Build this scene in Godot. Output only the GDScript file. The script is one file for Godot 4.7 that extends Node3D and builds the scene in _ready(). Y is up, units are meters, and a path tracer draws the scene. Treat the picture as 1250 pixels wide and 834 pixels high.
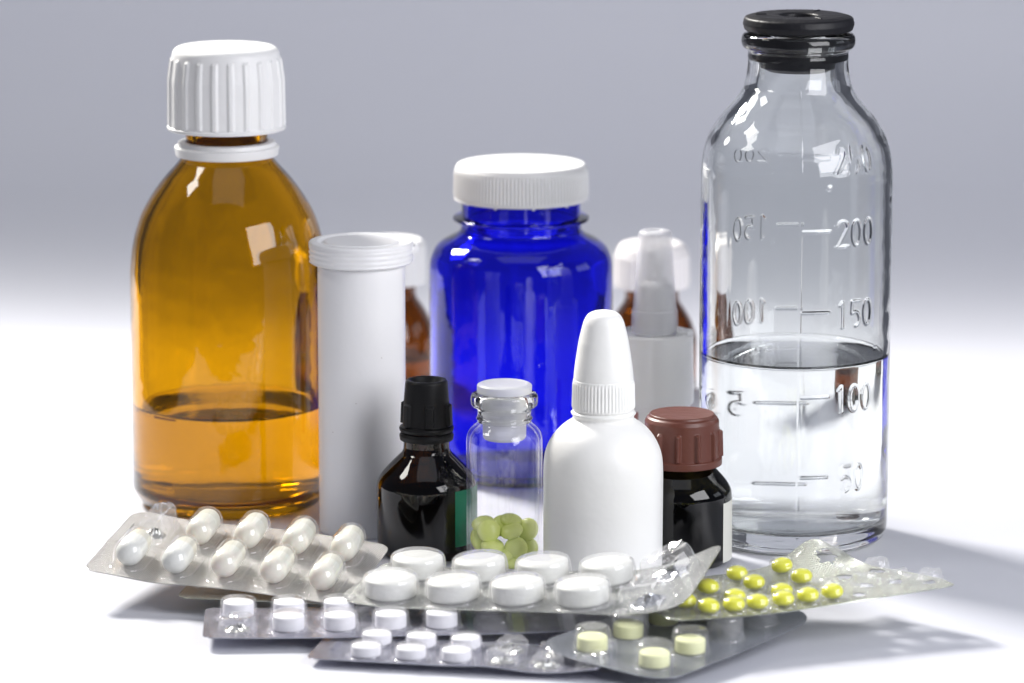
extends Node3D
# Medicine bottles and blister packs on a white paper sweep. Helpers take millimetres; nodes and vertices are in metres.

const MM := 0.001
var M := {}


func _ready() -> void:
	# ---- camera
	var cam := Camera3D.new()
	cam.name = "camera"
	add_child(cam)
	cam.position = Vector3(0, 0.2936, 1.2163)
	cam.rotation_degrees = Vector3(-11, 0, 0)
	var lens := CameraAttributesPhysical.new()
	lens.frustum_focal_length = 12.0 / tan(deg_to_rad(4.5))
	lens.frustum_focus_distance = 1.195
	lens.frustum_near = 0.05
	lens.frustum_far = 20.0
	lens.exposure_aperture = 15.0
	cam.attributes = lens
	cam.current = true
	# ---- the studio round the table: dim, bluish
	var env := Environment.new()
	env.background_mode = Environment.BG_COLOR
	env.background_color = Color(0.085, 0.090, 0.112).linear_to_srgb()
	env.tonemap_mode = Environment.TONE_MAPPER_LINEAR
	env.tonemap_exposure = 1.0
	env.sdfgi_enabled = true
	env.ssao_enabled = true
	env.ssil_enabled = true
	var we := WorldEnvironment.new()
	we.name = "studio_environment"
	we.environment = env
	add_child(we)
	# ---- lamps: a softbox behind left, a window to the right, a large soft front fill
	softbox("key_softbox", Vector3(-0.66, 0.89, -0.77), Vector3(0, 0.05, 0.02), Vector2(0.28, 0.28), 3.9, Color(1.0, 0.985, 0.96))
	softbox("side_softbox", Vector3(-0.76, 0.94, -0.02), Vector3(0, 0.08, 0.0), Vector2(0.22, 0.22), 0.24, Color(1.0, 0.99, 0.97))
	for k in 3:
		softbox("window_light", Vector3(1.05, 0.34, -0.14 + 0.13 * k), Vector3(0, 0.08, 0.02), Vector2(0.10, 0.30), 0.018, Color(0.93, 0.96, 1.0))
	softbox("front_panel", Vector3(0.44, 0.33, 0.42), Vector3(0, 0.05, 0.02), Vector2(0.42, 0.42), 0.41, Color(0.985, 0.985, 1.0))
	softbox("overhead_fill", Vector3(0.0, 1.5, 0.3), Vector3(0, 0.0, 0.0), Vector2(1.0, 1.0), 0.21, Color(0.96, 0.97, 1.0))
	materials()
	paper_sweep()
	amber_syrup_bottle()
	white_tube()
	blue_bottle()
	clear_infusion_bottle()
	dropper_bottles()
	spray_bottle()
	white_dropper()
	glass_vial()
	blisters()


func softbox(called: String, at: Vector3, to: Vector3, size: Vector2, energy: float, tint: Color) -> void:
	var l := AreaLight3D.new()
	l.name = called
	l.area_size = size
	l.light_energy = energy
	l.light_color = tint
	l.area_range = 6.0
	l.shadow_enabled = true
	add_child(l, true)
	l.look_at_from_position(at, to, Vector3.UP)


# ------------------------------------------------------------------ materials
func lin(r: float, g: float, b: float, a := 1.0) -> Color:
	var c := Color(r, g, b).linear_to_srgb()
	c.a = a
	return c


func plastic(r: float, g: float, b: float, rough: float, spec := 0.5) -> StandardMaterial3D:
	var m := StandardMaterial3D.new()
	m.albedo_color = lin(r, g, b)
	m.roughness = rough
	m.metallic_specular = spec
	return m


func glass(r: float, g: float, b: float, ior: float, rough := 0.0) -> StandardMaterial3D:
	var m := StandardMaterial3D.new()
	m.refraction_enabled = true
	m.refraction_scale = (ior - 1.0) / 10.0
	m.transparency = BaseMaterial3D.TRANSPARENCY_ALPHA
	m.albedo_color = lin(r, g, b, 0.0)
	m.roughness = rough
	return m


func film(alpha: float, rough: float) -> StandardMaterial3D:
	var m := StandardMaterial3D.new()
	m.transparency = BaseMaterial3D.TRANSPARENCY_ALPHA
	m.cull_mode = BaseMaterial3D.CULL_DISABLED
	m.albedo_color = Color(0.95, 0.95, 0.96, alpha)
	m.roughness = rough
	return m


func relief(m: StandardMaterial3D, tex: Texture2D, scale: float, depth_cm: float) -> StandardMaterial3D:
	m.heightmap_enabled = true
	m.heightmap_texture = tex
	m.heightmap_scale = depth_cm
	m.uv1_scale = Vector3(scale, scale, scale)
	return m


func weave(kind: int) -> ImageTexture:
	# the roller emboss of blister foil: 0 a diamond grid, 1 fine diagonal lines
	var im := Image.create_empty(64, 64, false, Image.FORMAT_RGBA8)
	for y in 64:
		for x in 64:
			var u := x / 64.0 * TAU
			var v := y / 64.0 * TAU
			var h := 0.0
			if kind == 0:
				h = 0.5 + 0.25 * (cos(u + v) + cos(u - v))
			else:
				h = 0.5 + 0.5 * cos(u + v)
			im.set_pixel(x, y, Color(h, h, h))
	return ImageTexture.create_from_image(im)


func noise_tex(freq: float, oct: int, seed_: int, lo := 0.0, hi := 1.0) -> NoiseTexture2D:
	var n := FastNoiseLite.new()
	n.noise_type = FastNoiseLite.TYPE_SIMPLEX_SMOOTH
	n.seed = seed_
	n.frequency = freq
	n.fractal_octaves = oct
	var t := NoiseTexture2D.new()
	t.width = 256
	t.height = 256
	t.seamless = true
	t.noise = n
	var g := Gradient.new()
	g.set_color(0, Color(lo, lo, lo))
	g.set_color(1, Color(hi, hi, hi))
	t.color_ramp = g
	return t


func triplanar(m: StandardMaterial3D, scale: float) -> StandardMaterial3D:
	m.uv1_triplanar = true
	m.uv1_scale = Vector3.ONE * scale
	return m


func materials() -> void:
	M.paper = plastic(0.57, 0.583, 0.642, 0.5)
	M.table = plastic(0.30, 0.30, 0.31, 0.4)
	M.white = plastic(0.87, 0.87, 0.87, 0.42)
	triplanar(relief(M.white, noise_tex(0.02, 3, 5), 1.0, 0.012), 22.0)
	M.white_gloss = plastic(0.94, 0.94, 0.95, 0.28)
	M.white_warm = plastic(0.92, 0.92, 0.90, 0.38)
	triplanar(relief(M.white_warm, noise_tex(0.02, 3, 8), 1.0, 0.012), 22.0)
	M.white_tube = plastic(0.88, 0.88, 0.90, 0.36)
	triplanar(relief(M.white_tube, noise_tex(0.015, 4, 11), 1.0, 0.02), 16.0)
	M.white_pink = plastic(0.82, 0.79, 0.79, 0.4)
	M.amber = glass(0.57, 0.255, 0.0002, 1.5)
	triplanar(relief(M.amber, noise_tex(0.012, 3, 3), 1.0, 0.010), 18.0)
	M.amber.metallic_specular = 0.28
	M.bore = glass(1.0, 1.0, 1.0, 1.5)
	M.bore.metallic_specular = 0.3
	M.syrup = glass(1.0, 0.93, 0.4, 1.36)
	M.dark_amber = glass(0.012, 0.004, 0.001, 1.5)
	M.brown_amber = glass(0.15, 0.036, 0.001, 1.5)
	M.dark_green = glass(0.008, 0.007, 0.002, 1.5)
	M.dark_drug = glass(0.04, 0.025, 0.01, 1.36)
	M.blue = glass(0.006, 0.007, 0.66, 1.5)
	triplanar(relief(M.blue, noise_tex(0.012, 3, 4), 1.0, 0.008), 20.0)
	M.blue.metallic_specular = 0.26
	M.clear = glass(0.975, 0.99, 0.98, 1.5)
	triplanar(relief(M.clear, noise_tex(0.014, 3, 6), 1.0, 0.008), 14.0)
	M.clear.metallic_specular = 0.36
	M.vial = film(0.0, 0.0)
	M.vial_lip = glass(0.98, 0.985, 0.98, 1.5)
	M.water = glass(0.99, 0.995, 0.995, 1.33)
	M.rubber = plastic(0.012, 0.012, 0.015, 0.45, 0.35)
	triplanar(relief(M.rubber, noise_tex(0.03, 4, 9), 1.0, 0.02), 30.0)
	M.black = plastic(0.008, 0.008, 0.009, 0.42, 0.35)
	M.brown = plastic(0.115, 0.034, 0.022, 0.40)
	triplanar(relief(M.brown, noise_tex(0.03, 3, 2), 1.0, 0.01), 30.0)
	M.green_label = plastic(0.0, 0.17, 0.09, 0.5)
	M.cream_label = plastic(0.66, 0.66, 0.60, 0.6)
	M.pink_label = plastic(0.50, 0.22, 0.22, 0.5)
	var t := plastic(0.9, 0.9, 0.95, 0.3)
	t.transparency = BaseMaterial3D.TRANSPARENCY_ALPHA
	t.albedo_color = lin(0.93, 0.93, 0.97, 0.38)
	M.milky = t
	var s := plastic(0.9, 0.9, 0.9, 0.3)
	s.transparency = BaseMaterial3D.TRANSPARENCY_ALPHA
	s.albedo_color = lin(0.82, 0.83, 0.86, 0.72)
	M.stopper = s
	# blister foils and films
	var diamond := weave(0)
	var lines := weave(1)
	for k in [["foil_warm", 0.63, 0.62, 0.60, 0.24, diamond, 0.040, 0.6], ["foil_silver", 0.52, 0.53, 0.51, 0.22, diamond, 0.045, 0.7], ["foil_dark", 0.62, 0.62, 0.72, 0.15, lines, 0.016, 0.75], ["foil_grey", 0.42, 0.44, 0.49, 0.18, lines, 0.022, 0.7], ["foil_pale", 0.46, 0.48, 0.42, 0.22, diamond, 0.040, 0.7]]:
		var m := plastic(k[1], k[2], k[3], k[4])
		m.metallic = k[7]
		m.clearcoat_enabled = true
		m.clearcoat = 0.3
		m.clearcoat_roughness = 0.08
		M[k[0]] = relief(m, k[5], 1.0, k[6])
	M.film = film(0.07, 0.05)
	M.film_milky = film(0.12, 0.06)
	M.film_frost = film(0.24, 0.10)
	M.pill_white = plastic(0.74, 0.75, 0.72, 0.5)
	M.pill_cool = plastic(0.76, 0.76, 0.80, 0.55)
	M.capsule = plastic(0.74, 0.73, 0.66, 0.30)
	M.capsule.subsurf_scatter_enabled = true
	M.capsule.subsurf_scatter_strength = 0.15
	M.capsule_body = plastic(0.68, 0.67, 0.58, 0.28)
	M.pill_cream = plastic(0.74, 0.76, 0.44, 0.6)
	M.pill_yellow = plastic(0.72, 0.72, 0.012, 0.22)
	M.pill_green = plastic(0.84, 0.93, 0.29, 0.3)
	triplanar(relief(M.pill_white, noise_tex(0.05, 3, 12), 1.0, 0.01), 60.0)


# ------------------------------------------------------------------ mesh builders
func grid_mesh(rings: Array, closed: bool, flat := false, uvs: Array = []) -> ArrayMesh:
	# rings of equal length, in millimetres; the outside is where ring order runs up and point order runs from +z to +x
	var n: int = rings[0].size()
	var rows := rings.size()
	var v := PackedVector3Array()
	var uv := PackedVector2Array()
	for i in rows:
		for j in n:
			v.append(rings[i][j] * MM)
			uv.append(uvs[i][j] if uvs else Vector2(float(j) / n, float(i) / rows))
	var idx := PackedInt32Array()
	var cols := n if closed else n - 1
	for i in rows - 1:
		for j in cols:
			var a := i * n + j
			var b := a + n
			var a2 := i * n + (j + 1) % n
			var b2 := a2 + n
			idx.append_array([a, b, b2, a, b2, a2])
	return finish(v, uv, idx, flat)


func finish(v: PackedVector3Array, uv: PackedVector2Array, idx: PackedInt32Array, flat := false) -> ArrayMesh:
	if flat:
		var v2 := PackedVector3Array()
		var uv2 := PackedVector2Array()
		for k in idx:
			v2.append(v[k])
			uv2.append(uv[k])
		v = v2
		uv = uv2
		idx = PackedInt32Array(range(v.size()))
	var nn := PackedVector3Array()
	nn.resize(v.size())
	for k in range(0, idx.size(), 3):
		var a := idx[k]
		var b := idx[k + 1]
		var c := idx[k + 2]
		var f := (v[c] - v[a]).cross(v[b] - v[a])
		nn[a] += f
		nn[b] += f
		nn[c] += f
	for k in nn.size():
		nn[k] = nn[k].normalized() if nn[k].length_squared() > 1e-30 else Vector3.UP
	var arr := []
	arr.resize(Mesh.ARRAY_MAX)
	arr[Mesh.ARRAY_VERTEX] = v
	arr[Mesh.ARRAY_NORMAL] = nn
	arr[Mesh.ARRAY_TEX_UV] = uv
	arr[Mesh.ARRAY_INDEX] = idx
	var m := ArrayMesh.new()
	m.add_surface_from_arrays(Mesh.PRIMITIVE_TRIANGLES, arr)
	return m


func profile(p: Array) -> PackedVector2Array:
	# entries [h, r] corner, [h, r, f] corner rounded with radius f, [h, r, -1] point of a smooth curve
	var out := PackedVector2Array()
	for i in p.size():
		var q := Vector2(p[i][1], p[i][0])
		var f: float = p[i][2] if p[i].size() > 2 else 0.0
		if f < 0.0:
			out.append(q)
			if i + 1 < p.size() and p[i + 1].size() > 2 and p[i + 1][2] < 0.0:
				var q2 := Vector2(p[i + 1][1], p[i + 1][0])
				var has0: bool = i > 0 and p[i - 1].size() > 2 and p[i - 1][2] < 0.0
				var has3: bool = i + 2 < p.size() and p[i + 2].size() > 2 and p[i + 2][2] < 0.0
				var q0 := Vector2(p[i - 1][1], p[i - 1][0]) if has0 else q
				var q3 := Vector2(p[i + 2][1], p[i + 2][0]) if has3 else q2
				var d := q.distance_to(q2)
				var t1 := (q2 - q0).normalized() * d if has0 else (q2 - q)
				var t2 := (q3 - q).normalized() * d if has3 else (q2 - q)
				for k in range(1, 6):
					var t := k / 6.0
					out.append(q * (2 * t * t * t - 3 * t * t + 1) + t1 * (t * t * t - 2 * t * t + t) + q2 * (3 * t * t - 2 * t * t * t) + t2 * (t * t * t - t * t))
		elif f > 0.0 and i > 0 and i + 1 < p.size():
			var a := Vector2(p[i - 1][1], p[i - 1][0])
			var b := Vector2(p[i + 1][1], p[i + 1][0])
			var da := (a - q).normalized()
			var db := (b - q).normalized()
			var half := acos(clampf(da.dot(db), -1, 1)) / 2.0
			var cut := minf(f / tan(maxf(half, 0.05)), minf(q.distance_to(a), q.distance_to(b)) * 0.48)
			for k in 6:
				var t := k / 5.0
				out.append((q + da * cut) * (1 - t) * (1 - t) + q * 2 * t * (1 - t) + (q + db * cut) * t * t)
		else:
			# a hard corner: a second ring a hair away on each side keeps its edge crisp
			if i > 0:
				out.append(q + (Vector2(p[i - 1][1], p[i - 1][0]) - q).limit_length(0.06))
			out.append(q)
			if i + 1 < p.size():
				out.append(q + (Vector2(p[i + 1][1], p[i + 1][0]) - q).limit_length(0.06))
	return out


func lathe(p: Array, n := 96, bump = null, a0 := 0.0, a1 := TAU) -> ArrayMesh:
	var prof := profile(p)
	var closed := a1 - a0 > TAU - 0.001
	var rings := []
	var most := n if closed else n + 1
	for q in prof:
		var ring := PackedVector3Array()
		for j in most:
			var a := a0 + (a1 - a0) * j / n
			var r: float = q.x
			if bump != null and r > 0.01:
				r += bump.call(a, q.y)
			ring.append(Vector3(sin(a) * r, q.y, cos(a) * r))
		rings.append(ring)
	return grid_mesh(rings, closed)


func merged(parts: Array) -> ArrayMesh:
	var st := SurfaceTool.new()
	st.begin(Mesh.PRIMITIVE_TRIANGLES)
	for x in parts:
		st.append_from(x[0], 0, x[1])
	return st.commit()


func box_mesh(size: Vector3, r: float) -> ArrayMesh:
	# a box with rounded vertical edges, standing on y = 0
	var rings := []
	for k in [[0.0, r], [0.0, 0.0], [size.y - r, 0.0], [size.y - r * 0.3, r * 0.3], [size.y, r], [size.y, 99.0]]:
		var ring := PackedVector3Array()
		for c in 4:
			for s in 4:
				var a := (c + s / 3.0) * PI / 2.0
				var sx := 1.0 if c < 2 else -1.0
				var sz := 1.0 if c == 0 or c == 3 else -1.0
				var q := Vector3(sx * (size.x / 2 - r) + sin(a) * (r - minf(k[1], r)), k[0], sz * (size.z / 2 - r) + cos(a) * (r - minf(k[1], r)))
				ring.append(Vector3(0, k[0], 0) if k[1] > 50 else q)
		rings.append(ring)
	return grid_mesh(rings, true)


# ------------------------------------------------------------------ nodes
func thing(called: String, label: String, category: String, at: Vector3, turn := 0.0, group := "") -> Node3D:
	var o := Node3D.new()
	o.name = called
	add_child(o, true)
	o.position = at * MM
	o.rotation.y = turn
	o.set_meta("label", label)
	o.set_meta("category", category)
	if group:
		o.set_meta("group", group)
	return o


func part(parent: Node, called: String, mesh: Mesh, m: Material, tr := Transform3D()) -> MeshInstance3D:
	var o := MeshInstance3D.new()
	o.name = called
	o.mesh = mesh
	o.material_override = m
	o.transform = Transform3D(tr.basis, tr.origin * MM)
	parent.add_child(o, true)
	return o


func single(called: String, label: String, category: String, mesh: Mesh, m: Material, tr: Transform3D, group := "") -> MeshInstance3D:
	var o := part(self, called, mesh, m, tr)
	o.set_meta("label", label)
	o.set_meta("category", category)
	if group:
		o.set_meta("group", group)
	return o


func at(x: float, y: float, z: float) -> Transform3D:
	return Transform3D(Basis(), Vector3(x, y, z))


func tilted(e: Vector3, x: float, y: float, z: float) -> Transform3D:
	return Transform3D(Basis.from_euler(e), Vector3(x, y, z))


# ------------------------------------------------------------------ the paper sweep
func paper_sweep() -> void:
	var rings := []
	var line := PackedVector2Array()          # (z, y)
	for k in 12:
		var a := (11 - k) / 11.0 * deg_to_rad(80.0)
		line.append(Vector2(205.0 + 60.0 * sin(a), -60.0 * (1.0 - cos(a))))
	for z in [150, 0, -150, -240, -282]:
		line.append(Vector2(z, 0))
	for k in range(1, 25):
		var a := k / 24.0 * deg_to_rad(84.0)
		line.append(Vector2(-287.0 - 128.0 * sin(a), 128.0 * (1.0 - cos(a))))
	for k in range(1, 5):
		line.append(Vector2(-414.3 - 3.2 * k, 114.6 + 26.0 * k))
	for side in [0.0, -3.0]:
		for q in (line if side == 0.0 else PackedVector2Array()):
			var ring := PackedVector3Array()
			for j in 9:
				var left := lerpf(-250.0, -380.0, smoothstep(-120.0, -260.0, q.x))
				ring.append(Vector3(lerpf(left, 250.0, j / 8.0), q.y, q.x))
			rings.append(ring)
	var o := part(self, "table_and_backdrop_paper", grid_mesh(rings, false), M.paper)
	o.set_meta("kind", "structure")
	o.set_meta("label", "white paper sweep curving up into the grey backdrop")
	var under := box_mesh(Vector3(490, 20, 760), 4)
	var b := part(self, "table_top", under, M.table, at(0, -22, -180))
	b.set_meta("kind", "structure")


# ------------------------------------------------------------------ the bottles
func ribs(count: int, depth: float, duty: float, lo: float, hi: float, soft := 0.25, phase := 0.0) -> Callable:
	# raised ribs between two heights, fading at their ends
	return func(a: float, h: float) -> float:
		if h < lo or h > hi:
			return 0.0
		var f := fposmod((a - phase) / TAU * count, 1.0)
		f = absf(f - 0.5) * 2.0          # 0 in the middle of a rib
		var k := 1.0 - smoothstep(duty - soft * 0.5, duty + soft * 0.5, f)
		var e := minf(smoothstep(lo, lo + 0.35, h), 1.0 - smoothstep(hi - 0.8, hi, h))
		return depth * k * e


func dense(lo: float, r_lo: float, hi: float, r_hi: float, n: int) -> Array:
	var out := []
	for k in n + 1:
		var t := float(k) / n
		out.append([lerpf(lo, hi, t), lerpf(r_lo, r_hi, t), -1])
	return out


func vessel(t: Node3D, outer: Array, inner: Array, n: int, m: Material) -> void:
	# tinted outside, clear bore: light through the middle and light that skims the wall cross the tint equally often
	part(t, "glass_body", lathe(outer, n), m)
	part(t, "inner_wall", lathe([outer[outer.size() - 1].slice(0, 2)] + inner, n), M.bore)


func amber_syrup_bottle() -> void:
	var t := thing("amber_syrup_bottle", "large round amber glass bottle half full of syrup with tall ribbed white cap", "bottle", Vector3(-83.7, 0, -45))
	var outer := [[1.2, 0.0], [1.0, 20.0, 4], [0.0, 22.5, 1.0], [0.0, 26.0, 3.5], [5.0, 29.0, 4], [30.0, 29.05, -1], [50.0, 29.05, -1], [65.0, 29.05, -1], [71.1, 28.9, -1], [78.9, 27.9, -1], [86.0, 25.8, -1], [89.9, 23.9, -1], [93.8, 21.5, -1], [97.7, 18.6, -1], [101.0, 15.6, -1], [103.6, 13.4, -1], [105.2, 12.3, -1], [107.5, 12.0, -1], [112.0, 12.0], [131.0, 12.0, 0.8], [131.0, 9.2, 0.8]]
	var inner := [[112.0, 9.2, -1], [107.0, 9.3, -1], [104.0, 10.6, -1], [100.6, 13.0, -1], [96.6, 16.1, -1], [92.6, 18.9, -1], [88.6, 21.2, -1], [85.0, 22.9, -1], [78.4, 24.9, -1], [70.8, 25.9, -1], [64.0, 26.1, -1], [50.0, 26.1, -1], [30.0, 26.1, -1], [10.0, 26.1, -1], [6.5, 25.2, -1], [4.6, 22.6, -1], [4.2, 18.0, -1], [4.6, 0.0]]
	vessel(t, outer, inner, 160, M.amber)
	part(t, "syrup", lathe([[4.45, 0.0], [4.05, 18.0, -1], [4.45, 22.7, -1], [6.3, 25.35, -1], [10.0, 26.25, -1], [29.0, 26.25, -1], [30.5, 26.2, -1], [29.9, 25.5, -1], [29.5, 24.2, -1], [29.4, 22.0, -1], [29.4, 0.0]], 128), M.syrup)
	var bead := lathe([[-0.8, 0.0, -1], [-0.56, 0.56, -1], [0.0, 0.8, -1], [0.56, 0.56, -1], [0.8, 0.0, -1]], 20)
	for k in [[0.35, 1.0], [-0.2, 0.6], [-0.6, 0.7], [0.42, 0.5], [0.9, 0.6]]:
		part(t, "bubble", bead, M.vial, Transform3D(Basis().scaled(Vector3.ONE * k[1]), Vector3(sin(k[0]) * 25.2, 29.7, cos(k[0]) * 25.2)))
	var cap := part(t, "cap", lathe([[112.0, 12.3], [112.0, 17.3, 0.4], [112.9, 17.5, 0.3], [113.2, 17.0, 0.2]] + dense(113.6, 16.9, 126.0, 16.75, 10) + dense(127.0, 16.7, 132.6, 15.95, 8) + [[134.6, 15.6, -1], [135.6, 15.0, -1], [136.3, 13.9, -1], [136.5, 12.6, -1], [136.4, 11.9, -1], [136.35, 6.0, -1], [136.3, 0.0]], 352, ribs(22, 0.5, 0.36, 113.3, 133.4, 0.12)), M.white)
	cap.set_meta("label", "tall white ribbed screw cap")
	part(t, "tamper_ring", lathe([[104.2, 12.2], [104.2, 15.0, 0.5], [107.0, 15.4, 0.5], [107.2, 14.5, 0.2], [108.4, 14.2, 0.5], [108.5, 12.2]], 128), M.white)


func white_tube() -> void:
	var t := thing("tablet_tube", "tall narrow white plastic tube with flat snap lid beside the amber bottle", "tube", Vector3(-43.2, 0, -8))
	part(t, "tube_body", lathe([[0.6, 0.0], [0.0, 11.0, 0.5], [0.0, 12.5, 1.2]] + dense(2.0, 12.55, 79.0, 12.55, 8) + [[79.0, 0.0]], 128), M.white_tube)
	var speck := lathe([[-0.08, 0.0, -1], [-0.04, 0.14, -1], [0.04, 0.14, -1], [0.08, 0.0, -1]], 8)
	for k in [[-0.1, 40.0], [0.5, 53.0], [-0.7, 31.0]]:
		part(t, "speck", speck, M.brown, at(sin(k[0]) * 12.56, k[1], cos(k[0]) * 12.56))
	var grooves := func(_a: float, h: float) -> float: return -0.22 * (0.5 + 0.5 * cos(h * TAU / 1.45)) if h > 79.2 and h < 83.9 else 0.0
	var lid := part(t, "lid", lathe([[78.7, 12.56], [78.7, 14.2, 0.4]] + dense(79.2, 14.9, 83.9, 15.0, 24) + [[85.0, 14.95, 0.7], [85.2, 12.6, 0.5], [84.6, 11.4, 0.4], [84.5, 10.9, 0.3], [85.1, 10.4, 0.4], [85.35, 5.0, -1], [85.4, 0.0]], 128, grooves), M.white_tube)
	part(lid, "thumb_tab", box_mesh(Vector3(4.2, 2.2, 3.0), 0.7), M.white_tube, tilted(Vector3(0, 1.1, 0), 14.6 * sin(1.1 + 0.5), 81.6, 14.6 * cos(1.1 + 0.5)))


func blue_bottle() -> void:
	var t := thing("blue_pill_bottle", "wide cobalt blue pill jar with flat white knurled cap at the back", "bottle", Vector3(2.75, 0, -85))
	var outer := [[1.6, 0], [1, 19.7, 4], [0, 21.67, 1.0], [0, 24.62, 3.0], [4, 27.68, 3.5], [20, 27.88, -1], [52.7, 27.97, -1], [63.53, 27.97, -1], [66.29, 27.68, -1], [68.36, 26.99, -1], [70.03, 26, -1], [71.61, 24.23, -1], [72.99, 21.87, -1], [74.17, 19.7, -1], [75.35, 18.52, -1], [76.93, 18.22, -1], [78.31, 18.22, 0.2], [78.4, 20.68, 0.4], [79.39, 20.68, 0.4], [79.88, 18.12, 0.2], [91.11, 17.73, 0.6], [91.11, 16.55, 0.4]]
	var inner := [[79.29, 16.75, -1], [75.94, 16.94, -1], [73.97, 18.12, -1], [72, 20.68, -1], [70.33, 23.25, -1], [68.65, 25.22, -1], [66.68, 26.3, -1], [63.53, 26.69, -1], [52.7, 26.74, -1], [20, 26.64, -1], [6, 26.4, -1], [3.6, 25.22, -1], [2.4, 21.67, -1], [2.8, 0]]
	vessel(t, outer, inner, 144, M.blue)
	var cap := part(t, "cap", lathe([[84.81, 18.03], [84.81, 20.39, 0.3], [85.79, 20.44, 0.1]] + dense(86.19, 20.29, 92.88, 20.09, 8) + [[94.26, 20.09, 0.6], [95.74, 19.31, 0.7], [95.79, 17.73, -1], [95.69, 9.85, -1], [95.64, 0]], 960, ribs(112, 0.34, 0.5, 85.9, 93.7, 0.5)), M.white)
	for k in 10:
		var a := TAU * k / 10.0 + 0.2
		part(cap, "tamper_tooth", box_mesh(Vector3(0.9, 0.9, 0.5), 0.15), M.white, tilted(Vector3(0, a, 0), 18.6 * sin(a), 84.1, 18.6 * cos(a)))


# digits as strokes in millimetres round their own middle
func digit_strokes(c: String) -> Array:
	var out := []
	var pts := PackedVector2Array()
	if c == "0":
		for k in 15:
			pts.append(Vector2(sin(k / 14.0 * TAU) * 1.45, cos(k / 14.0 * TAU) * 3.6))
	elif c == "1":
		pts.append_array([Vector2(-0.5, 2.7), Vector2(0.2, 3.6), Vector2(0.2, -3.6)])
	elif c == "2":
		for k in 8:
			var a := -1.35 + k / 7.0 * 3.2
			pts.append(Vector2(sin(a) * 1.5, 2.1 + cos(a) * 1.5))
		pts.append_array([Vector2(-1.5, -3.5), Vector2(1.7, -3.5)])
	elif c == "5":
		pts.append_array([Vector2(1.4, 3.6), Vector2(-1.1, 3.6), Vector2(-1.3, 0.6)])
		for k in 9:
			var a := -0.7 + k / 8.0 * 3.6
			pts.append(Vector2(-0.1 + sin(a) * 1.6, -1.5 + cos(a) * 2.1))
	for k in pts.size() - 1:
		out.append([pts[k], pts[k + 1]])
	return out


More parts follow.
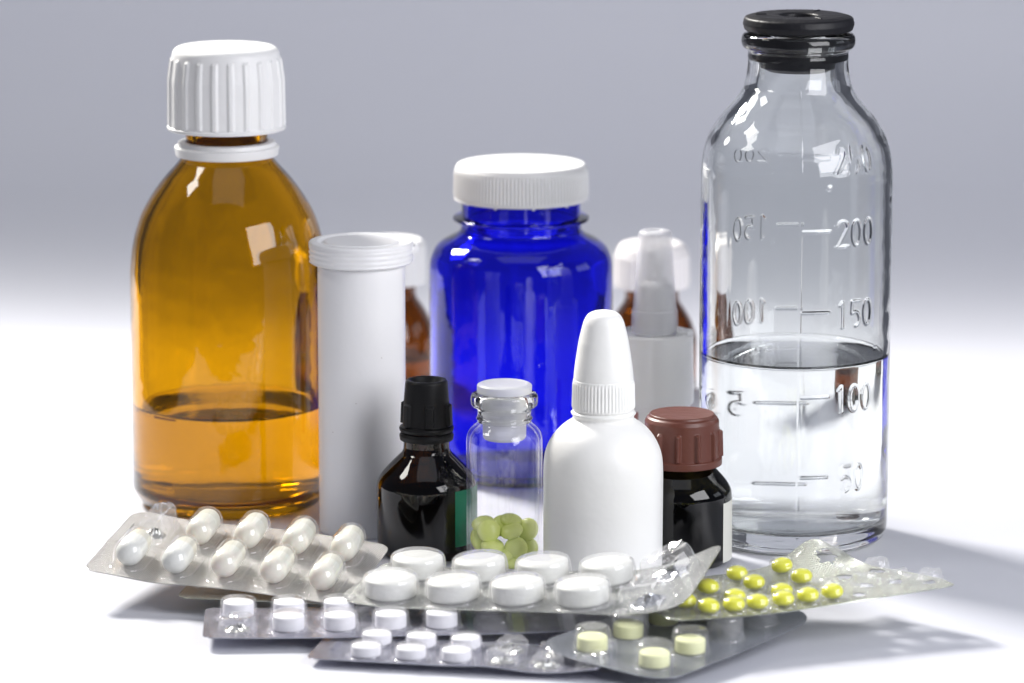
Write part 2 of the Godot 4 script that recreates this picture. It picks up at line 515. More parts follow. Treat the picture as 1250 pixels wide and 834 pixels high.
func clear_infusion_bottle() -> void:
	var t := thing("clear_infusion_bottle", "tall clear glass bottle with raised volume marks, half full of water, black rubber stopper", "bottle", Vector3(80.7, 0, 0), -0.067)
	# raised marks: rows of [height, segments]; s runs along the wall from the front (or the back) in millimetres
	var front := []
	var back := []
	for k in [["250", 113.9, 13.6], ["200", 93.4, 13.6], ["150", 70.5, 13.6], ["100", 46.4, 13.6], ["50", 23.4, 15.6]]:
		var segs := [[Vector2(2.2, k[1]), Vector2(9.6, k[1])]]
		for c in (k[0] as String).length():
			for q in digit_strokes(k[0][c]):
				segs.append([q[0] + Vector2(k[2] + 4.5 * c, k[1] - 1.0), q[1] + Vector2(k[2] + 4.5 * c, k[1] - 1.0)])
		front.append([k[1], segs])
	for k in [["200", 110.0, 10.4, 4.5], ["150", 86.6, 10.4, 4.5], ["100", 62.0, 10.4, 4.5], ["50", 36.5, 8.2, 3.0], ["0", 12.5, 10.6, 3.0]]:
		var segs := [[Vector2(-1.6, k[1]), Vector2(5.6, k[1])]]
		for c in (k[0] as String).length():
			for q in digit_strokes(k[0][c]):
				var z: Vector2 = Vector2(0.55 if k[3] < 4.0 else 1.0, 0.9)
				segs.append([q[0] * z + Vector2(k[2] + k[3] * c, k[1] - 0.5), q[1] * z + Vector2(k[2] + k[3] * c, k[1] - 0.5)])
		back.append([k[1], segs])
	var raise := func(a: float, h: float) -> float:
		if h < 6.0 or h > 131.0:
			return 0.0
		var w := wrapf(a, -PI, PI)
		var rows := front
		var s := w * 27.2
		if absf(w) > PI / 2:
			rows = back
			s = wrapf(a - PI, -PI, PI) * 27.2
		var d := absf(s - 1.4) + 0.24
		if absf(w) > PI / 2:
			d = absf(s + 1.2) + 0.30
		if rows == front:
			d = minf(d, Vector2(s - 9.4, h - 105.4).length() * 0.6)
		for row in rows:
			if absf(h - row[0]) < 6.0:
				for q in row[1]:
					var p0: Vector2 = q[0]
					var e: Vector2 = q[1] - p0
					var p := Vector2(s, h) - p0
					d = minf(d, (p - e * clampf(p.dot(e) / e.length_squared(), 0.0, 1.0)).length())
		return 0.34 * (1.0 - smoothstep(0.0, 0.7, d))
	var outer := [[1.6, 0.0, -1], [1.5, 14.0, -1], [1.0, 19.0, -1], [0.1, 22.0, -1], [0.1, 23.5, -1], [1.2, 25.8, -1], [3.4, 26.9, -1]] + dense(6.0, 27.15, 85.0, 27.25, 300) + dense(85.3, 27.25, 106.0, 27.15, 78) + [[108.0, 27.0, -1], [110.8, 26.75, -1], [114.6, 25.9, -1], [119.0, 23.9, -1], [123.2, 20.8, -1], [126.9, 17.6, -1], [129.9, 15.6, -1], [132.0, 14.9, -1], [134.2, 14.5, -1], [137.0, 14.2, -1], [138.4, 14.15, -1], [139.2, 14.25, -1], [139.9, 14.2, -1], [140.6, 14.2, -1], [141.2, 14.6, -1], [141.9, 15.6, -1], [143.0, 16.05, -1], [144.4, 16.05, -1], [145.4, 15.6, -1], [145.9, 14.6, -1], [146.0, 11.4, -1]]
	var inner := [[145.4, 10.9, -1], [140.0, 10.8, -1], [134.0, 10.9, -1], [131.0, 11.5, -1], [128.4, 12.9, -1], [125.0, 15.6, -1], [121.4, 19.1, -1], [117.6, 21.9, -1], [113.6, 24.2, -1], [109.0, 25.1, -1], [104.0, 25.3, -1], [70.0, 25.3, -1], [30.0, 25.2, -1], [10.0, 25.1, -1], [7.0, 24.4, -1], [5.6, 21.8, -1], [5.4, 16.0, -1], [6.2, 0.0]]
	# the wall columns are finer where the marks stand
	var prof := profile(outer + inner)
	var angles := PackedFloat32Array()
	var w := -PI * 0.5
	while w < PI * 1.5 - 0.004:
		angles.append(w)
		var f := wrapf(w, -PI, PI)
		var bk := wrapf(w - PI, -PI, PI)
		w += 0.0094 if (f > -0.05 and f < 1.0) or (bk > -0.12 and bk < 0.86) else 0.05
	var rings := []
	var split := profile(outer).size()
	for i in prof.size():
		var q := prof[i]
		var ring := PackedVector3Array()
		for a in angles:
			var r: float = q.x
			if i < split and r > 14.0:
				r += raise.call(a, q.y)
			ring.append(Vector3(sin(a) * r, q.y, cos(a) * r))
		rings.append(ring)
	part(t, "glass_body", grid_mesh(rings, true), M.clear)
	part(t, "water", lathe([[6.1, 0.0], [5.3, 16.0, -1], [5.5, 21.9, -1], [6.9, 24.55, -1], [10.0, 25.25, -1], [30.0, 25.35, -1], [53.6, 25.45, -1], [54.9, 25.4, -1], [54.2, 24.6, -1], [53.8, 22.6, -1], [53.7, 18.0, -1], [53.7, 0.0]], 128), M.water)
	var st := part(t, "rubber_stopper", lathe([[135.2, 0.0], [135.0, 8.6, 0.6], [136.2, 10.6, 0.6], [139.4, 10.9, 0.3], [140.6, 10.7, 0.2], [146.1, 10.9], [146.2, 13.6, 0.5], [146.7, 15.2, 0.6], [148.4, 15.75, 1.2], [150.3, 15.3, 1.1], [150.9, 13.0, -1], [150.95, 8.0, -1], [150.9, 5.9, -1], [150.4, 5.2, -1], [148.0, 4.9, -1], [147.6, 4.0, -1], [147.5, 0.0]], 128), M.rubber)
	for k in 3:
		var a := TAU * k / 3.0 + 0.55
		part(st, "raised_mark", box_mesh(Vector3(0.7, 0.4, 3.2), 0.2), M.rubber, tilted(Vector3(0, a, 0), 10.6 * sin(a), 150.8, 10.6 * cos(a)))


func small_bottle_body(t: Node3D, glass_m: Material) -> void:
	var outer := [[1.0, 0.0], [0.8, 9.0, 2], [0.0, 10.5, 0.6], [0.0, 12.2, 1.6], [2.4, 14.1, 1.8], [10.0, 14.15, -1], [19.6, 14.15, -1], [21.2, 13.9, -1], [22.6, 13.2, -1], [24.0, 12.2, -1], [26.4, 10.0, -1], [28.4, 8.0, -1], [29.4, 7.0, -1], [30.2, 6.6, -1], [31.0, 6.5], [33.6, 6.5, 0.2], [33.8, 7.2, 0.3], [34.8, 7.2, 0.3], [35.1, 6.5, 0.2], [39.0, 6.4, 0.4], [39.0, 4.6, 0.4]]
	var inner := [[31.0, 4.6, -1], [29.0, 5.4, -1], [26.0, 8.2, -1], [23.6, 10.6, -1], [21.6, 12.2, -1], [19.4, 12.7, -1], [10.0, 12.8, -1], [4.0, 12.6, -1], [2.6, 11.4, -1], [2.4, 0.0]]
	vessel(t, outer, inner, 96, glass_m)


func dropper_bottles() -> void:
	# black dropper bottle in front of the tube
	var b := thing("black_dropper_bottle", "small dark glass bottle with black dropper cap and green label", "bottle", Vector3(-24.1, 0, 20))
	small_bottle_body(b, M.dark_amber)
	part(b, "dark_liquid", lathe([[2.5, 0.0], [2.5, 11.5, -1], [4.0, 12.75, -1], [10.0, 12.9, -1], [19.0, 12.8, -1], [19.0, 0.0]], 72), M.dark_drug)
	var bl := part(b, "green_label", lathe([[4.4, 14.2], [4.4, 14.28], [20.4, 14.28], [20.4, 14.2]], 40, null, deg_to_rad(35), deg_to_rad(150)), M.green_label)
	bl.set_meta("label", "green paper label")
	var cap := part(b, "dropper_cap", lathe([[35.5, 6.7], [35.5, 7.5, 0.3], [36.4, 7.75, 0.3], [36.9, 7.5, 0.2], [37.1, 6.75, 0.2]] + dense(37.4, 6.7, 44.2, 6.4, 12) + [[49.6, 5.95, 0.5], [50.25, 5.5, 0.4], [50.2, 4.6, 0.5], [48.6, 3.6, -1], [48.2, 2.0, -1], [48.2, 0.0]], 192, ribs(6, 0.95, 0.32, 37.2, 44.0, 0.06, deg_to_rad(-21.0))), M.black)
	part(cap, "tamper_ring", lathe([[32.9, 6.6], [33.0, 7.5, 0.3], [34.4, 7.7, 0.4], [35.2, 7.2, 0.3], [35.2, 6.6]], 96), M.black)
	# brown-capped bottle beside the clear one
	var r := thing("brown_capped_bottle", "small dark glass bottle with red-brown ribbed cap and cream label", "bottle", Vector3(47.5, 0, 30))
	small_bottle_body(r, M.dark_green)
	part(r, "dark_liquid", lathe([[2.5, 0.0], [2.5, 11.5, -1], [4.0, 12.75, -1], [10.0, 12.9, -1], [16.0, 12.9, -1], [16.0, 0.0]], 72), M.dark_drug)
	part(r, "cream_label", lathe([[1.6, 14.2], [1.6, 14.28], [18.6, 14.28], [18.6, 14.2]], 40, null, deg_to_rad(53), deg_to_rad(160)), M.cream_label)
	part(r, "ribbed_cap", lathe([[28.2, 7.6], [28.2, 11.3, 0.4], [30.2, 11.35, 0.4], [30.5, 10.7, 0.15]] + dense(30.9, 10.65, 39.0, 10.4, 22) + [[40.6, 10.4, 0.8], [41.6, 9.9, 0.5], [42.0, 9.3, 0.3], [42.75, 9.0, 0.4], [42.6, 8.0, -1], [42.5, 0.0]], 240, ribs(12, 1.05, 0.2, 30.4, 38.6, 0.25, deg_to_rad(7.0))), M.brown)
	# the two amber bottles at the back, twins with white caps
	for k in 2:
		var t := thing("amber_white_cap_bottle", ["small amber bottle with white ribbed cap between the tube and the blue jar", "small amber bottle with rounded white cap standing behind the nasal spray"][k], "bottle", [Vector3(-41.2, 0, -213), Vector3(46.5, 0, -205)][k], 0.0, "small amber bottles with white caps")
		var outer := [[1, 0], [0, 11.69, 0.8], [0, 13.18, 1.6], [2.4, 15.19, 1.8], [10, 15.3, -1], [17.31, 15.3, -1], [20.23, 14.77, -1], [24.43, 13.28, -1], [28.09, 11.26, -1], [30.9, 9.35, -1], [32.63, 8.93, -1], [34.57, 8.93], [45.36, 8.93, 0.4], [45.36, 6.8, 0.4]]
		var inner := [[32.42, 7.01, -1], [29.82, 7.87, -1], [27.02, 9.99, -1], [23.78, 11.69, -1], [19.9, 13.18, -1], [16.88, 13.81, -1], [10, 13.81, -1], [4, 13.6, -1], [2.6, 12.32, -1], [2.4, 0]]
		vessel(t, outer, inner, 96, M.brown_amber)
		part(t, "liquid", lathe([[2.5, 0], [2.5, 12.43, -1], [4, 13.76, -1], [10, 13.91, -1], [10.96, 13.91, -1], [10.96, 0]], 72), M.syrup)
		var top := [[46.87, 12.11, -1], [48.81, 11.58, -1], [50.32, 10.52, -1], [51.08, 8.93, -1], [51.24, 4.25, -1], [51.18, 0]] if k == 1 else [[49.24, 12.22, 0.7], [50.64, 10.84, 0.5], [50.75, 5.31, -1], [50.75, 0]]
		part(t, "white_cap", lathe([[36.08, 9.03], [36.08, 12.43, 0.5]] + dense(37.38, 12.48, 46.44, 12.22, 8) + top, 288, ribs(36 if k == 1 else 18, 0.28, 0.5, 37.2, 47.6, 0.5)), M.white_pink if k == 1 else M.white)


func spray_bottle() -> void:
	var t := thing("nasal_spray", "white nasal spray bottle with clear pointed overcap and wide collar", "spray bottle", Vector3(42.2, 0, -45))
	part(t, "spray_body", lathe([[0.5, 0.0], [0.0, 8.4, 0.4], [0.0, 10.0, 1.2], [3.0, 10.6, 1.5], [33.0, 10.6], [33.0, 0.0]], 72), M.white_gloss)
	part(t, "pink_label", lathe([[4.0, 10.65], [4.0, 10.72], [29.0, 10.72], [29.0, 10.65]], 30, null, deg_to_rad(-95), deg_to_rad(-28)), M.pink_label)
	part(t, "collar", lathe([[30.3, 10.7], [30.3, 11.7, 0.3]] + dense(31.0, 11.8, 49.0, 11.45, 4) + [[51.2, 11.4, 0.8], [51.6, 10.2, 0.4], [50.6, 9.4, 0.4], [50.6, 7.0, 0.5], [50.8, 0.0]], 96), M.white_gloss)
	part(t, "collar_lug", box_mesh(Vector3(5.0, 2.4, 4.0), 0.8), M.white_gloss, tilted(Vector3(0, 1.2, 0), 9.2 * sin(1.25), 50.2, 9.2 * cos(1.25)))
	part(t, "nozzle", lathe([[50.7, 0.0], [50.7, 6.0, 0.3], [56.0, 5.7, 0.8], [66.0, 5.2, 0.8], [67.0, 3.0, 0.6], [76.0, 2.6, 0.8], [76.4, 0.0]], 72), M.white_gloss)
	part(t, "overcap", lathe([[51.6, 6.5], [51.6, 6.95, 0.2], [58.0, 6.8, 0.2], [58.4, 6.5, 0.2], [77.0, 5.15, -1], [80.8, 4.95, -1], [81.5, 4.6, -1], [81.9, 3.8, -1], [81.8, 2.4, -1], [81.5, 2.0, -1], [81.5, 0.0, -1], [80.9, 0.0], [80.9, 3.6, 0.6], [77.0, 4.6], [58.4, 6.0], [51.6, 6.4]], 96), M.milky)


func white_dropper() -> void:
	var t := thing("white_dropper_bottle", "matt white plastic dropper bottle with tall bullet shaped cap", "bottle", Vector3(25.1, 0, 50))
	part(t, "bottle_body", lathe([[0.8, 0.0], [0.0, 12.0, 0.5], [0.0, 14.6, 1.4], [2.5, 16.3, 1.8], [10.0, 16.35, -1], [24.8, 16.4, -1], [32.0, 16.35, -1], [35.4, 16.0, -1], [38.0, 15.2, -1], [40.4, 13.9, -1], [42.2, 12.5, -1], [43.6, 11.0, -1], [44.6, 9.6, -1], [45.2, 8.7, -1], [45.7, 8.3, -1], [46.3, 8.4, -1], [46.8, 8.8, -1], [47.3, 8.8, -1], [47.7, 8.3, -1], [48.2, 7.5], [48.2, 0.0]], 256, func(a: float, h: float) -> float: return 0.13 * exp(-pow(wrapf(a - 1.5, -PI, PI) * h / (h + 0.01) / 0.03, 2.0)) + 0.13 * exp(-pow(wrapf(a + 1.64, -PI, PI) / 0.03, 2.0))), M.white_warm)
	part(t, "bullet_cap", lathe([[47.9, 7.0], [47.9, 8.4, 0.3]] + dense(48.4, 8.55, 55.6, 8.35, 6) + [[56.3, 8.35, 0.2], [56.6, 8.2, -1], [57.2, 8.2, -1], [60.0, 7.93, -1], [63.7, 7.4, -1], [67.1, 6.85, -1], [70.8, 6.0, -1], [72.8, 5.4, -1], [74.3, 4.5, -1], [75.1, 3.3, -1], [75.5, 1.8, -1], [75.6, 0.0]], 324, ribs(54, 0.2, 0.5, 48.5, 56.0, 0.6)), M.white_warm)


func glass_vial() -> void:
	var t := thing("glass_vial", "small clear glass vial with translucent push-in stopper holding green pills", "vial", Vector3(-2.1, 0, 36))
	var outer := [[0.9, 0.0, -1], [0.7, 6.0, -1], [0.0, 8.2, -1], [0.1, 9.2, -1], [1.2, 10.4, -1], [3.0, 10.62, -1], [21.0, 10.62, -1], [36.0, 10.6, -1], [38.0, 10.3, -1], [39.4, 9.6, -1], [40.4, 8.6, -1], [41.2, 7.7, -1], [41.6, 7.5, -1]]
	var inner := [[41.6, 6.3, -1], [40.2, 7.4, -1], [38.8, 8.7, -1], [37.2, 9.5, -1], [35.6, 9.75, -1], [21.0, 9.75, -1], [4.0, 9.75, -1], [2.2, 9.2, -1], [1.7, 7.0, -1], [1.9, 0.0, -1]]
	part(t, "vial_glass", lathe(outer + inner, 112), M.vial)
	part(t, "vial_lip", lathe([[41.6, 6.4], [41.6, 7.5, 0.1], [42.0, 7.5, -1], [42.6, 7.85, -1], [43.2, 7.5, -1], [44.8, 7.5, -1], [45.5, 8.1, -1], [46.2, 9.0, -1], [47.0, 9.3, -1], [48.8, 9.3, -1], [49.5, 8.9, -1], [49.7, 8.2, -1], [49.65, 6.5, 0.2], [41.6, 6.4]], 112), M.vial_lip)
	part(t, "stopper", lathe([[36.6, 0.0], [36.6, 5.5, 0.4], [37.4, 6.05, 0.4], [44.0, 6.1, -1], [49.75, 6.1], [49.8, 7.6, 0.3], [52.0, 7.65, 0.5], [52.5, 6.6, 0.5], [52.25, 6.0, 0.2], [52.3, 2.2, -1], [52.45, 1.6, -1], [52.4, 0.0]], 96), M.stopper)
	# pills heaped in the vial: x, y, z about the vial's foot; tilt
	var pill := lathe([[-1.7, 0.0, -1], [-1.55, 1.5, -1], [-1.05, 2.6, -1], [-0.38, 3.2, -1], [0.38, 3.2, -1], [1.05, 2.6, -1], [1.55, 1.5, -1], [1.7, 0.0, -1]], 32)
	var spots := [
		[-4.4, 11.4, 4.4, 1.2, -0.3, "round pale green pill facing out at left of the heap in the vial"],
		[3.2, 6.6, 5.6, 1.35, 0.2, "roundest pale green pill facing front at right low in the vial"],
		[2.0, 11.1, 3.6, 0.35, 0.25, "oval pale green pill lying near the middle top of the heap"],
		[6.5, 11.0, 1.4, 0.9, 0.95, "pale green pill standing on edge against the right wall of the vial"],
		[-3.3, 7.2, 5.4, 0.3, -0.1, "pale green pill lying flat under the round left one"],
		[-7.2, 8.2, 1.2, 0.5, -1.2, "pale green pill standing on edge against the left wall of the vial"],
		[-6.0, 12.6, 0.6, 0.25, 0.2, "flat pale green pill topmost at the left wall"],
		[1.9, 13.2, 0.0, 0.2, -0.2, "topmost pale green pill at the back of the heap"],
		[-0.6, 11.8, 0.2, 0.9, 0.1, "half hidden pale green pill in the middle of the heap"],
		[6.6, 5.6, 2.6, 0.8, 1.0, "pale green pill low against the right wall behind the roundest one"],
		[-0.6, 4.4, 5.6, 0.5, 0.5, "pale green pill low in front between the tablet pockets"],
		[2.2, 2.6, 5.9, 0.1, 0.0, "lower green pill lying on the floor of the vial"],
		[-4.6, 3.4, 4.6, 0.1, 0.2, "bottom green pill at the left of the vial floor"],
	]
	for s in spots:
		var e := Basis(Vector3(0, 0, 1), s[4]) * Basis(Vector3(1, 0, 0), s[3])
		single("loose_pill", s[5], "pill", pill, M.pill_green, Transform3D(e, Vector3(-2.1 + s[0], s[1], 36 + s[2])), "pale green pills in the vial")


# ------------------------------------------------------------------ blister packs
# a pack lies in its own axes: u to its right (+x), v to its front (+z), its bend lifts it (millimetres)
var bend_now = null


func lift(u: float, v: float) -> float:
	return bend_now.call(u, v) if bend_now != null else 0.0


func seat(u: float, v: float, y: float, turn := 0.0) -> Transform3D:
	var du := (lift(u + 1, v) - lift(u - 1, v)) / 2.0
	var dv := (lift(u, v + 1) - lift(u, v - 1)) / 2.0
	var n := Vector3(-du, 1, -dv).normalized()
	var x := Vector3(1, du, 0).normalized()
	var b := Basis(x, n, x.cross(n)) * Basis(Vector3.UP, turn)
	return Transform3D(b, Vector3(u, lift(u, v), v) + n * y)


func pack(called: String, label: String, pos: Vector3, deg: Vector3, u0: float, u1: float, v0: float, v1: float, corner: float, foil: Material, bend = null, cut = null, holes: Array = []) -> Node3D:
	var t := thing(called, label, "blister pack", pos)
	t.basis = Basis(Vector3.UP, deg_to_rad(deg.y)) * Basis(Vector3.RIGHT, deg_to_rad(deg.x)) * Basis(Vector3.BACK, deg_to_rad(deg.z))
	bend_now = bend
	var sheets := []
	for k in [[-0.12, 0.12, foil, "foil_backing"]]:
		var lo: float = k[0]
		var hi: float = k[1]
		var rows := []
		var uvs := []
		var nu := 90
		var vs := PackedFloat32Array()
		for i in 9:
			vs.append(v0 + corner * (1.0 - cos(i / 8.0 * PI / 2.0)))
		for i in range(1, 31):
			vs.append(lerpf(v0 + corner, v1 - corner, i / 31.0))
		for i in 9:
			vs.append(v1 - corner * (1.0 - sin(i / 8.0 * PI / 2.0)))
		for side in 2:
			var rr := []
			var uu := []
			for v in vs:
				var inset := 0.0
				var e := maxf(v0 + corner - v, v - (v1 - corner))
				if e > 0.0:
					inset = corner - sqrt(maxf(corner * corner - e * e, 0.0))
				var a := u0 + inset
				var b := u1 - inset
				if cut != null:
					var c: Vector2 = cut.call(v)
					a = maxf(a, c.x)
					b = minf(b, c.y)
				var ring := PackedVector3Array()
				var ringuv := PackedVector2Array()
				for j in nu + 1:
					var u := lerpf(a, b, float(j) / nu)
					ring.append(Vector3(u, lift(u, v) + (hi if side == 0 else lo), v))
					ringuv.append(Vector2(u, v) / 0.95)
				rr.append(ring)
				uu.append(ringuv)
			if side == 0:
				rr.reverse()
				uu.reverse()
			rows.append(rr)
			uvs.append(uu)
		var top := punched(rows[0], uvs[0], holes)
		var low := punched(rows[1], uvs[1], holes)
		# the thin cut edge
		var rim := PackedVector3Array()
		var rim2 := PackedVector3Array()
		var up: Array = rows[0]
		var dn: Array = rows[1]
		var last: int = up.size() - 1
		for j in nu + 1:
			rim.append(dn[last][j])
			rim2.append(up[0][j])
		for i in range(last - 1, -1, -1):
			rim.append(dn[i][nu])
			rim2.append(up[last - i][nu])
		for j in range(nu - 1, -1, -1):
			rim.append(dn[0][j])
			rim2.append(up[last][j])
		for i in range(1, last):
			rim.append(dn[i][0])
			rim2.append(up[last - i][0])
		var edge := grid_mesh([rim, rim2], true)
		part(t, k[3], merged([[top, Transform3D()], [low, Transform3D()], [edge, Transform3D()]]), k[2])
	return t


func punched(rings: Array, uvs: Array, holes: Array) -> ArrayMesh:
	# the sheet with the foil torn out under emptied pockets: holes are (u, v, radius)
	if holes.is_empty():
		return grid_mesh(rings, false, false, uvs)
	var n: int = rings[0].size()
	var v := PackedVector3Array()
	var uv := PackedVector2Array()
	var idx := PackedInt32Array()
	for i in rings.size():
		for j in n:
			v.append(rings[i][j] * MM)
			uv.append(uvs[i][j])
	for i in rings.size() - 1:
		for j in n - 1:
			var q: Vector3 = (rings[i][j] + rings[i + 1][j + 1]) * 0.5
			var open := false
			for h in holes:
				var d := Vector2(q.x - h.x, q.z - h.y)
				if d.length() < h.z * (0.86 + 0.16 * sin(d.angle() * 5.0 + h.x) + 0.1 * sin(d.angle() * 11.0)):
					open = true
			if not open:
				var a := i * n + j
				idx.append_array([a, a + n, a + n + 1, a, a + n + 1, a + 1])
	return finish(v, uv, idx)


func round_pocket(r: float, h: float, round_: float) -> ArrayMesh:
	return lathe([[0.14, r + 0.9, -1], [0.2, r + 0.45, -1], [0.7, r + 0.2, -1], [h * 0.5, r + 0.05, -1], [h - round_, r - 0.15, -1], [h - round_ * 0.35, r - round_ * 0.35, -1], [h, r - round_, -1], [h + 0.05, r * 0.4, -1], [h + 0.06, 0.0, -1]], 48)


func crushed(r: float, h: float, seed_: int, amount: float) -> ArrayMesh:
	# an emptied pocket pressed out of shape: sharp facets
	var rng := RandomNumberGenerator.new()
	rng.seed = seed_
	var rings := []
	var ph := rng.randf() * TAU
	for k in [[0.14, 1.06], [0.3, 1.02], [0.5, 0.99], [0.8, 0.95], [1.0, 0.86], [0.93, 0.55], [0.9, 0.25], [0.88, 0.0]]:
		var ring := PackedVector3Array()
		for j in 20:
			var a := TAU * j / 20.0
			var s: float = k[1] * r * (1.0 + (rng.randf() - 0.5) * 0.14 * amount * k[0])
			var y: float = k[0] * h if k[0] > 0.2 else k[0]
			if k[0] > 0.4:
				y *= 1.0 - amount * 0.5 * maxf(0.0, sin(a * 2.0 + ph) * 0.5 + cos(a - ph) * 0.5) - amount * 0.25 * rng.randf()
			ring.append(Vector3(sin(a) * s, maxf(y, 0.16), cos(a) * s))
		rings.append(ring)
	return grid_mesh(rings, true, true)


func torn(r: float, seed_: int) -> ArrayMesh:
	# torn foil curling under an emptied pocket
	var rng := RandomNumberGenerator.new()
	rng.seed = seed_
	var rings := []
	for k in [1.0, 0.8, 0.55, 0.3]:
		var ring := PackedVector3Array()
		for j in 18:
			var a := TAU * j / 18.0
			ring.append(Vector3(sin(a) * r * k, 0.16 + (1.0 - k) * (0.3 + rng.randf() * 2.4), cos(a) * r * k * 0.95))
		rings.append(ring)
	return grid_mesh(rings, true, true)


func stadium(rings_spec: Array, flat := false) -> ArrayMesh:
	# rings of [height, radius, half length along v]
	var rings := []
	for k in rings_spec:
		var ring := PackedVector3Array()
		for j in 49:
			var a := TAU * j / 48.0
			var c := cos(a)
			ring.append(Vector3(sin(a) * k[1], k[0], c * k[1] + (k[2] if c > 0.001 else -k[2] if c < -0.001 else 0.0)))
		rings.append(ring)
	return grid_mesh(rings, false, flat)


func blisters() -> void:
	capsule_pack()
	tablet_pack()
	middle_pack()
	low_pack()
	cream_pack()
	yellow_pack()
	# one more pack lies half hidden under the capsules and carries them
	var t := pack("green_grey_blister_pack", "grey-green blister edge peeking out under the capsule pack", Vector3(-74, 5.0, 73), Vector3(0, -9, 0), -13, 30, -20, 20, 4, M.foil_pale)
	for k in 6:
		part(t, "pocket", round_pocket(4.4, 3.6, 1.2), M.film, seat(-5 + 13 * (k % 3), -8 + 16 * (k / 3), 0.0))


func capsule_pack() -> void:
	var bend := func(u: float, v: float) -> float: return 0.9 * cos(u / 36.0 * 2.2) - 0.5 + 0.6 * exp(-v * v / 6.0) * 0.5 + (2.6 * smoothstep(14.0, 37.0, -u))
	var t := pack("capsule_blister_pack", "silver blister pack of ten white capsule pockets lying before the amber bottle", Vector3(-74, 10.2, 68.6), Vector3(7.1, -13, -2.6), -37.5, 36.5, -23.5, 23.0, 4.5, M.foil_warm, bend)
	var dome := stadium([[0.14, 5.1, 4.9], [0.22, 4.6, 4.7], [0.9, 4.35, 4.6], [2.8, 4.25, 4.5], [5.0, 4.0, 4.4], [6.6, 3.3, 4.3], [7.6, 2.2, 4.2], [8.05, 1.1, 4.1], [8.1, 0.0, 4.0]])
	var shell := capsule_mesh(3.65, 4.4)
	var body := capsule_mesh(3.36, 4.4)
	for row in 2:
		for c in 5:
			var u := (c - 2) * 13.54
			var v := -11.0 if row == 0 else 11.0
			if row == 0 and c == 0:
				part(t, "empty_pocket", crushed_capsule(), M.film_milky, seat(u, v, 0.0))
				part(t, "torn_foil", torn(3.2, 4), M.foil_silver, seat(u, v + 2.0, 0.0))
				continue
			part(t, "pocket", dome, M.film, seat(u, v, 0.0))
			var cp := part(t, "capsule", body, M.capsule_body, seat(u, v, 3.9) * at(0, 0, -2.4))
			var half := part(cp, "capsule_cap", shell, M.capsule, at(0, 0, 4.1))
			if row == 1 and c < 2:
				half.material_override = M.pill_white
	for k in 6:
		part(t, "embossed_mark", box_mesh(Vector3(0.5, 0.25, 1.6), 0.12), M.foil_warm, seat(-34.6, -13.0 + 2.6 * k, 0.1))
	bend_now = null


func capsule_mesh(r: float, straight: float) -> ArrayMesh:
	# a capsule shell along z, closed and round at both ends
	var rings := []
	for k in 13:
		var t := k / 12.0 * PI
		var z := -cos(t)
		var ring := PackedVector3Array()
		for j in 33:
			var a := TAU * j / 32.0
			ring.append(Vector3(sin(a) * r * sin(t), cos(a) * r * sin(t), z * r + (straight / 2 if k > 6 else -straight / 2)))
		rings.append(ring)
		if k == 6:
			var ring2 := PackedVector3Array()
			for q in ring:
				ring2.append(q + Vector3(0, 0, straight))
			rings.append(ring2)
	for i in rings.size():
		rings[i].reverse()
	return grid_mesh(rings, false)


func crushed_capsule() -> ArrayMesh:
	var rng := RandomNumberGenerator.new()
	rng.seed = 77
	var rings := []
	for k in [[0.14, 4.5, 6.2], [0.9, 4.1, 5.9], [3.2, 3.8, 5.6], [5.6, 3.3, 5.2], [6.6, 2.2, 4.4], [5.4, 1.1, 3.4], [4.8, 0.2, 2.0]]:
		var ring := PackedVector3Array()
		for j in 21:
			var a := TAU * (j % 20) / 20.0
			var c := cos(a)
			var q := Vector3(sin(a) * k[1], k[0], c * k[1] + (k[2] if c > 0.001 else -k[2] if c < -0.001 else 0.0))
			if k[0] > 0.5 and j < 20:
				q += Vector3(rng.randf() - 0.5, rng.randf() * 0.6 - 0.5, rng.randf() - 0.5) * 1.5
			if j == 20:
				q = ring[0]
			ring.append(q)
		rings.append(ring)
	return grid_mesh(rings, false, true)


func tablet_pack() -> void:
	var bend := func(u: float, v: float) -> float: return 7.5 * pow(maxf(0.0, (u - 22.0 - 0.4 * v) / 30.0), 2.0) + 2.2 * pow(maxf(0.0, (-u - 30.0) / 20.0), 2.0) - 0.02 * v * 0.0
	var t := pack("large_tablet_blister_pack", "silver blister pack of eight big white tablets with curled right end", Vector3(5.1, 10.2, 103.6), Vector3(2.8, -19.9, 3.4), -48, 48.5, -19.5, 19.0, 6.0, M.foil_silver, bend, null, [Vector3(36, -10, 5.4), Vector3(36.5, 10.5, 5.0)])
	var dome := round_pocket(7.6, 6.6, 1.7)
	var tablet := lathe([[0.3, 0.0], [0.35, 5.6, -1], [0.9, 6.7, -1], [1.3, 6.8], [4.9, 6.8], [5.3, 6.7, -1], [5.9, 5.0, -1], [6.1, 2.0, -1], [6.15, 0.0, -1]], 56)
	for row in 2:
		for c in 5:
			var u := (c - 2) * 18.02
			var v := -10.0 if row == 0 else 10.0
			if c == 4:
				part(t, "empty_pocket", crushed(7.6, 6.8, 21 + row, 0.55), M.film_milky, seat(u, v, 0.0))
				part(t, "torn_foil", torn(5.6, 31 + row), M.foil_grey, seat(u, v, 0.0))
				continue
			part(t, "pocket", dome, M.film_frost, seat(u, v, 0.0))
			part(t, "tablet", tablet, M.pill_white, seat(u, v, 0.0))
	# the embossed batch mark at its left end
	for k in 5:
		part(t, "embossed_mark", box_mesh(Vector3(0.5, 0.3, 1.5), 0.14), M.foil_silver, seat(-45.0, 1.0 + 2.2 * k, 0.1))
	bend_now = null


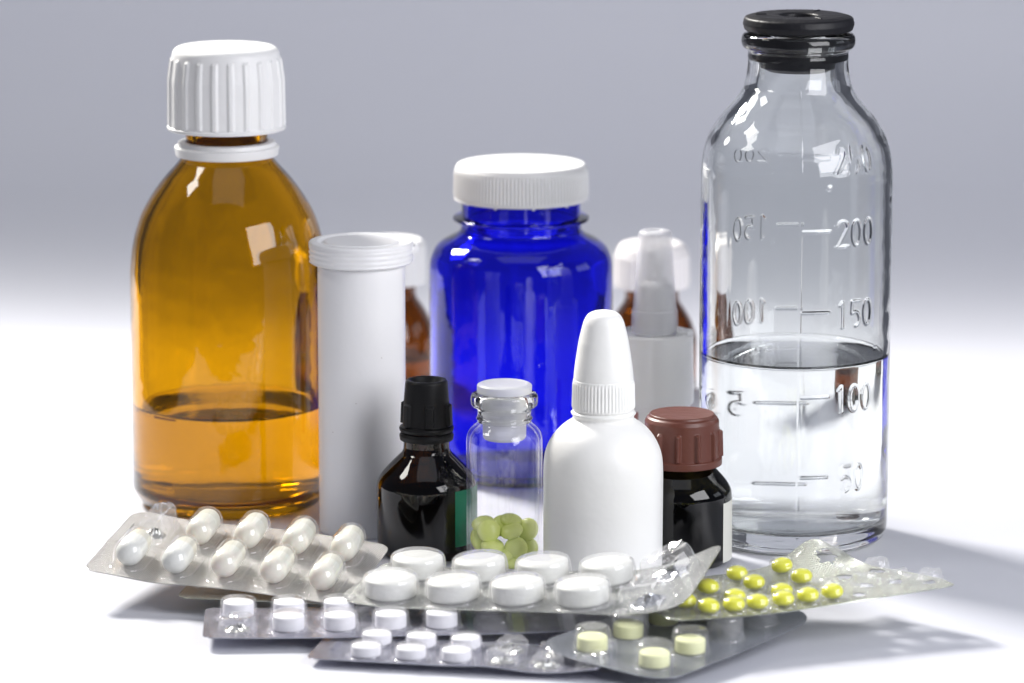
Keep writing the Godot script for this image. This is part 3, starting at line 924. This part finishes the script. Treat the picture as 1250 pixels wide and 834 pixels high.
func middle_pack() -> void:
	var bend := func(u: float, _v: float) -> float: return 0.7 * sin(u / 24.0) + 1.4 * pow(maxf(0.0, (u - 20.0) / 34.0), 2.0)
	var t := pack("small_tablet_blister_pack", "dark silver blister pack of small white tablets half hidden under the upper packs", Vector3(-32, 3.6, 109.2), Vector3(0.5, 2.5, -0.8), -49, 62, -14.5, 15.5, 3.0, M.foil_dark, bend)
	var dome := round_pocket(4.9, 4.9, 1.0)
	var tablet := lathe([[0.3, 0.0], [0.3, 4.1, 0.3], [3.9, 4.1, 0.5], [4.2, 2.0, -1], [4.25, 0.0, -1]], 40)
	for row in 2:
		for c in 8:
			var u := (c - 3) * 13.35
			var v := -7.0 if row == 0 else 7.0
			if row == 1 and (c == 0 or c > 4):
				part(t, "empty_pocket", crushed(4.9, 5.2 if c else 4.2, 41 + c, 0.45), M.film_milky, seat(u, v, 0.0))
				if c == 0:
					part(t, "torn_foil", torn(3.6, 50), M.foil_silver, seat(u, v, 0.0))
				continue
			part(t, "pocket", dome, M.film_milky if row else M.film, seat(u, v, 0.0))
			part(t, "tablet", tablet, M.pill_cool, seat(u, v, 0.0))
	bend_now = null


func low_pack() -> void:
	var bend := func(u: float, v: float) -> float: return 0.5 * sin(u / 9.0 + 0.6) * smoothstep(8.0, 30.0, u) + 1.0 * pow(maxf(0.0, (u - 28.0) / 22.0), 2.0) + 0.25 * sin(v * 0.3 + u * 0.21) * smoothstep(8.0, 22.0, u)
	var t := pack("crumpled_blister_pack", "crumpled silver blister pack of six small white tablets lowest in front", Vector3(-24.6, 2.2, 135.6), Vector3(-0.1, -11.1, 0.1), -26.5, 50, -12.5, 12.0, 3.0, M.foil_dark, bend)
	var dome := round_pocket(4.3, 3.7, 0.9)
	var tablet := lathe([[0.3, 0.0], [0.3, 3.8, 0.3], [2.9, 3.8, 0.5], [3.15, 2.0, -1], [3.2, 0.0, -1]], 40)
	for row in 2:
		for c in 6:
			var u := (c - 1) * 11.82
			var v := -6.2 if row == 0 else 6.2
			if c > 2:
				part(t, "empty_pocket", crushed(4.3, 3.6, 61 + c + 7 * row, 0.9), M.film_milky, seat(u, v, 0.0))
				part(t, "torn_foil", torn(3.4, 71 + c + 5 * row), M.foil_silver, seat(u, v, 0.0))
				continue
			part(t, "pocket", dome, M.film, seat(u, v, 0.0))
			part(t, "tablet", tablet, M.pill_cool, seat(u, v, 0.0))
	for k in 3:
		part(t, "embossed_mark", box_mesh(Vector3(1.6, 0.3, 0.5), 0.14), M.foil_dark, seat(-21.5, 2.0 - 3.0 * k, 0.1))
	bend_now = null


func cream_pack() -> void:
	var bend := func(u: float, v: float) -> float: return 1.2 * pow(maxf(0.0, (-u) / 12.0), 1.5) * 0.8 + 0.0012 * pow(maxf(0.0, -v - 18.0), 2.0)
	var t := pack("cream_tablet_blister_pack", "grey blister pack of pale yellow round tablets at the lower right", Vector3(20.5, 4.6, 142.5), Vector3(1.5, -38.9, -2.3), -12, 30, -58, 9, 8.0, M.foil_grey, bend)
	var dome := round_pocket(4.7, 6.4, 1.1)
	var tablet := lathe([[0.3, 0.0], [0.3, 3.9, 0.3], [3.7, 3.9, 0.6], [4.1, 2.0, -1], [4.15, 0.0, -1]], 40)
	for row in 4:
		for c in 2:
			var u := 19.9 * c
			var v := -15.1 * row
			part(t, "pocket" if not (c == 1 and row > 1) else "empty_pocket", dome, M.film if not (c == 1 and row > 1) else M.film_milky, seat(u, v, 0.0))
			if not (c == 1 and row > 1):
				part(t, "tablet", tablet, M.pill_cream, seat(u, v, 0.0))
	bend_now = null


func yellow_pack() -> void:
	var bend := func(u: float, v: float) -> float: return 6.0 * exp(-pow((u - 14.0) / 8.0, 2.0)) * smoothstep(-8.0, -23.0, v) + 0.6 * sin(u / 13.0) + 1.2 * pow(maxf(0.0, (u - 10.0) / 24.0), 2.0)
	var cut := func(v: float) -> Vector2: return Vector2(-60.0, 22.0 + 13.0 * smoothstep(-24.0, 14.0, v))
	var t := pack("yellow_pill_blister_pack", "pale silver blister pack of small bright yellow pills with torn right end", Vector3(77.6, 11.6, 107.0), Vector3(0, 23, 0), -47, 36, -24.5, 17.5, 3.5, M.foil_pale, bend, cut, [Vector3(14, -16, 3.0), Vector3(14, -5.4, 2.7), Vector3(15, 4.6, 2.8), Vector3(24, -6, 2.6), Vector3(23.5, 6, 2.8), Vector3(9, 12.4, 2.2), Vector3(30.5, 11, 2.2)])
	var dome := round_pocket(3.6, 4.0, 1.5)
	var pill := lathe([[0.2, 0.0, -1], [0.5, 1.5, -1], [1.3, 2.6, -1], [2.2, 2.85, -1], [3.1, 2.5, -1], [3.9, 1.4, -1], [4.1, 0.0, -1]], 36)
	for s in [[-12.2, -16.7], [1.4, -16.8], [-25.4, -16.8], [-25.4, -7.0], [-12.3, -6.2], [1.2, -5.2], [-38.1, 5.7], [-23.5, 5.1], [-9.8, 5.2], [-34.6, 12.4], [-27.3, 12.4], [-20.5, 12.4], [-13.0, 12.4], [-5.8, 12.4], [1.2, 12.6]]:
		part(t, "pocket", dome, M.film, seat(s[0], s[1], 0.0))
		part(t, "yellow_pill", pill, M.pill_yellow, seat(s[0], s[1], 0.0))
	var n := 0
	for s in [[14.0, -16.0], [14.0, -5.4], [15.0, 4.6], [24.0, -6.0], [23.5, 6.0], [9.0, 12.4], [17.0, 12.6], [25.0, 12.8], [30.5, 12.0], [2.6, 4.4]]:
		n += 1
		part(t, "empty_pocket", crushed(3.4, 3.8, 90 + n, 0.5), M.film_milky, seat(s[0], s[1], 0.0))
	bend_now = null
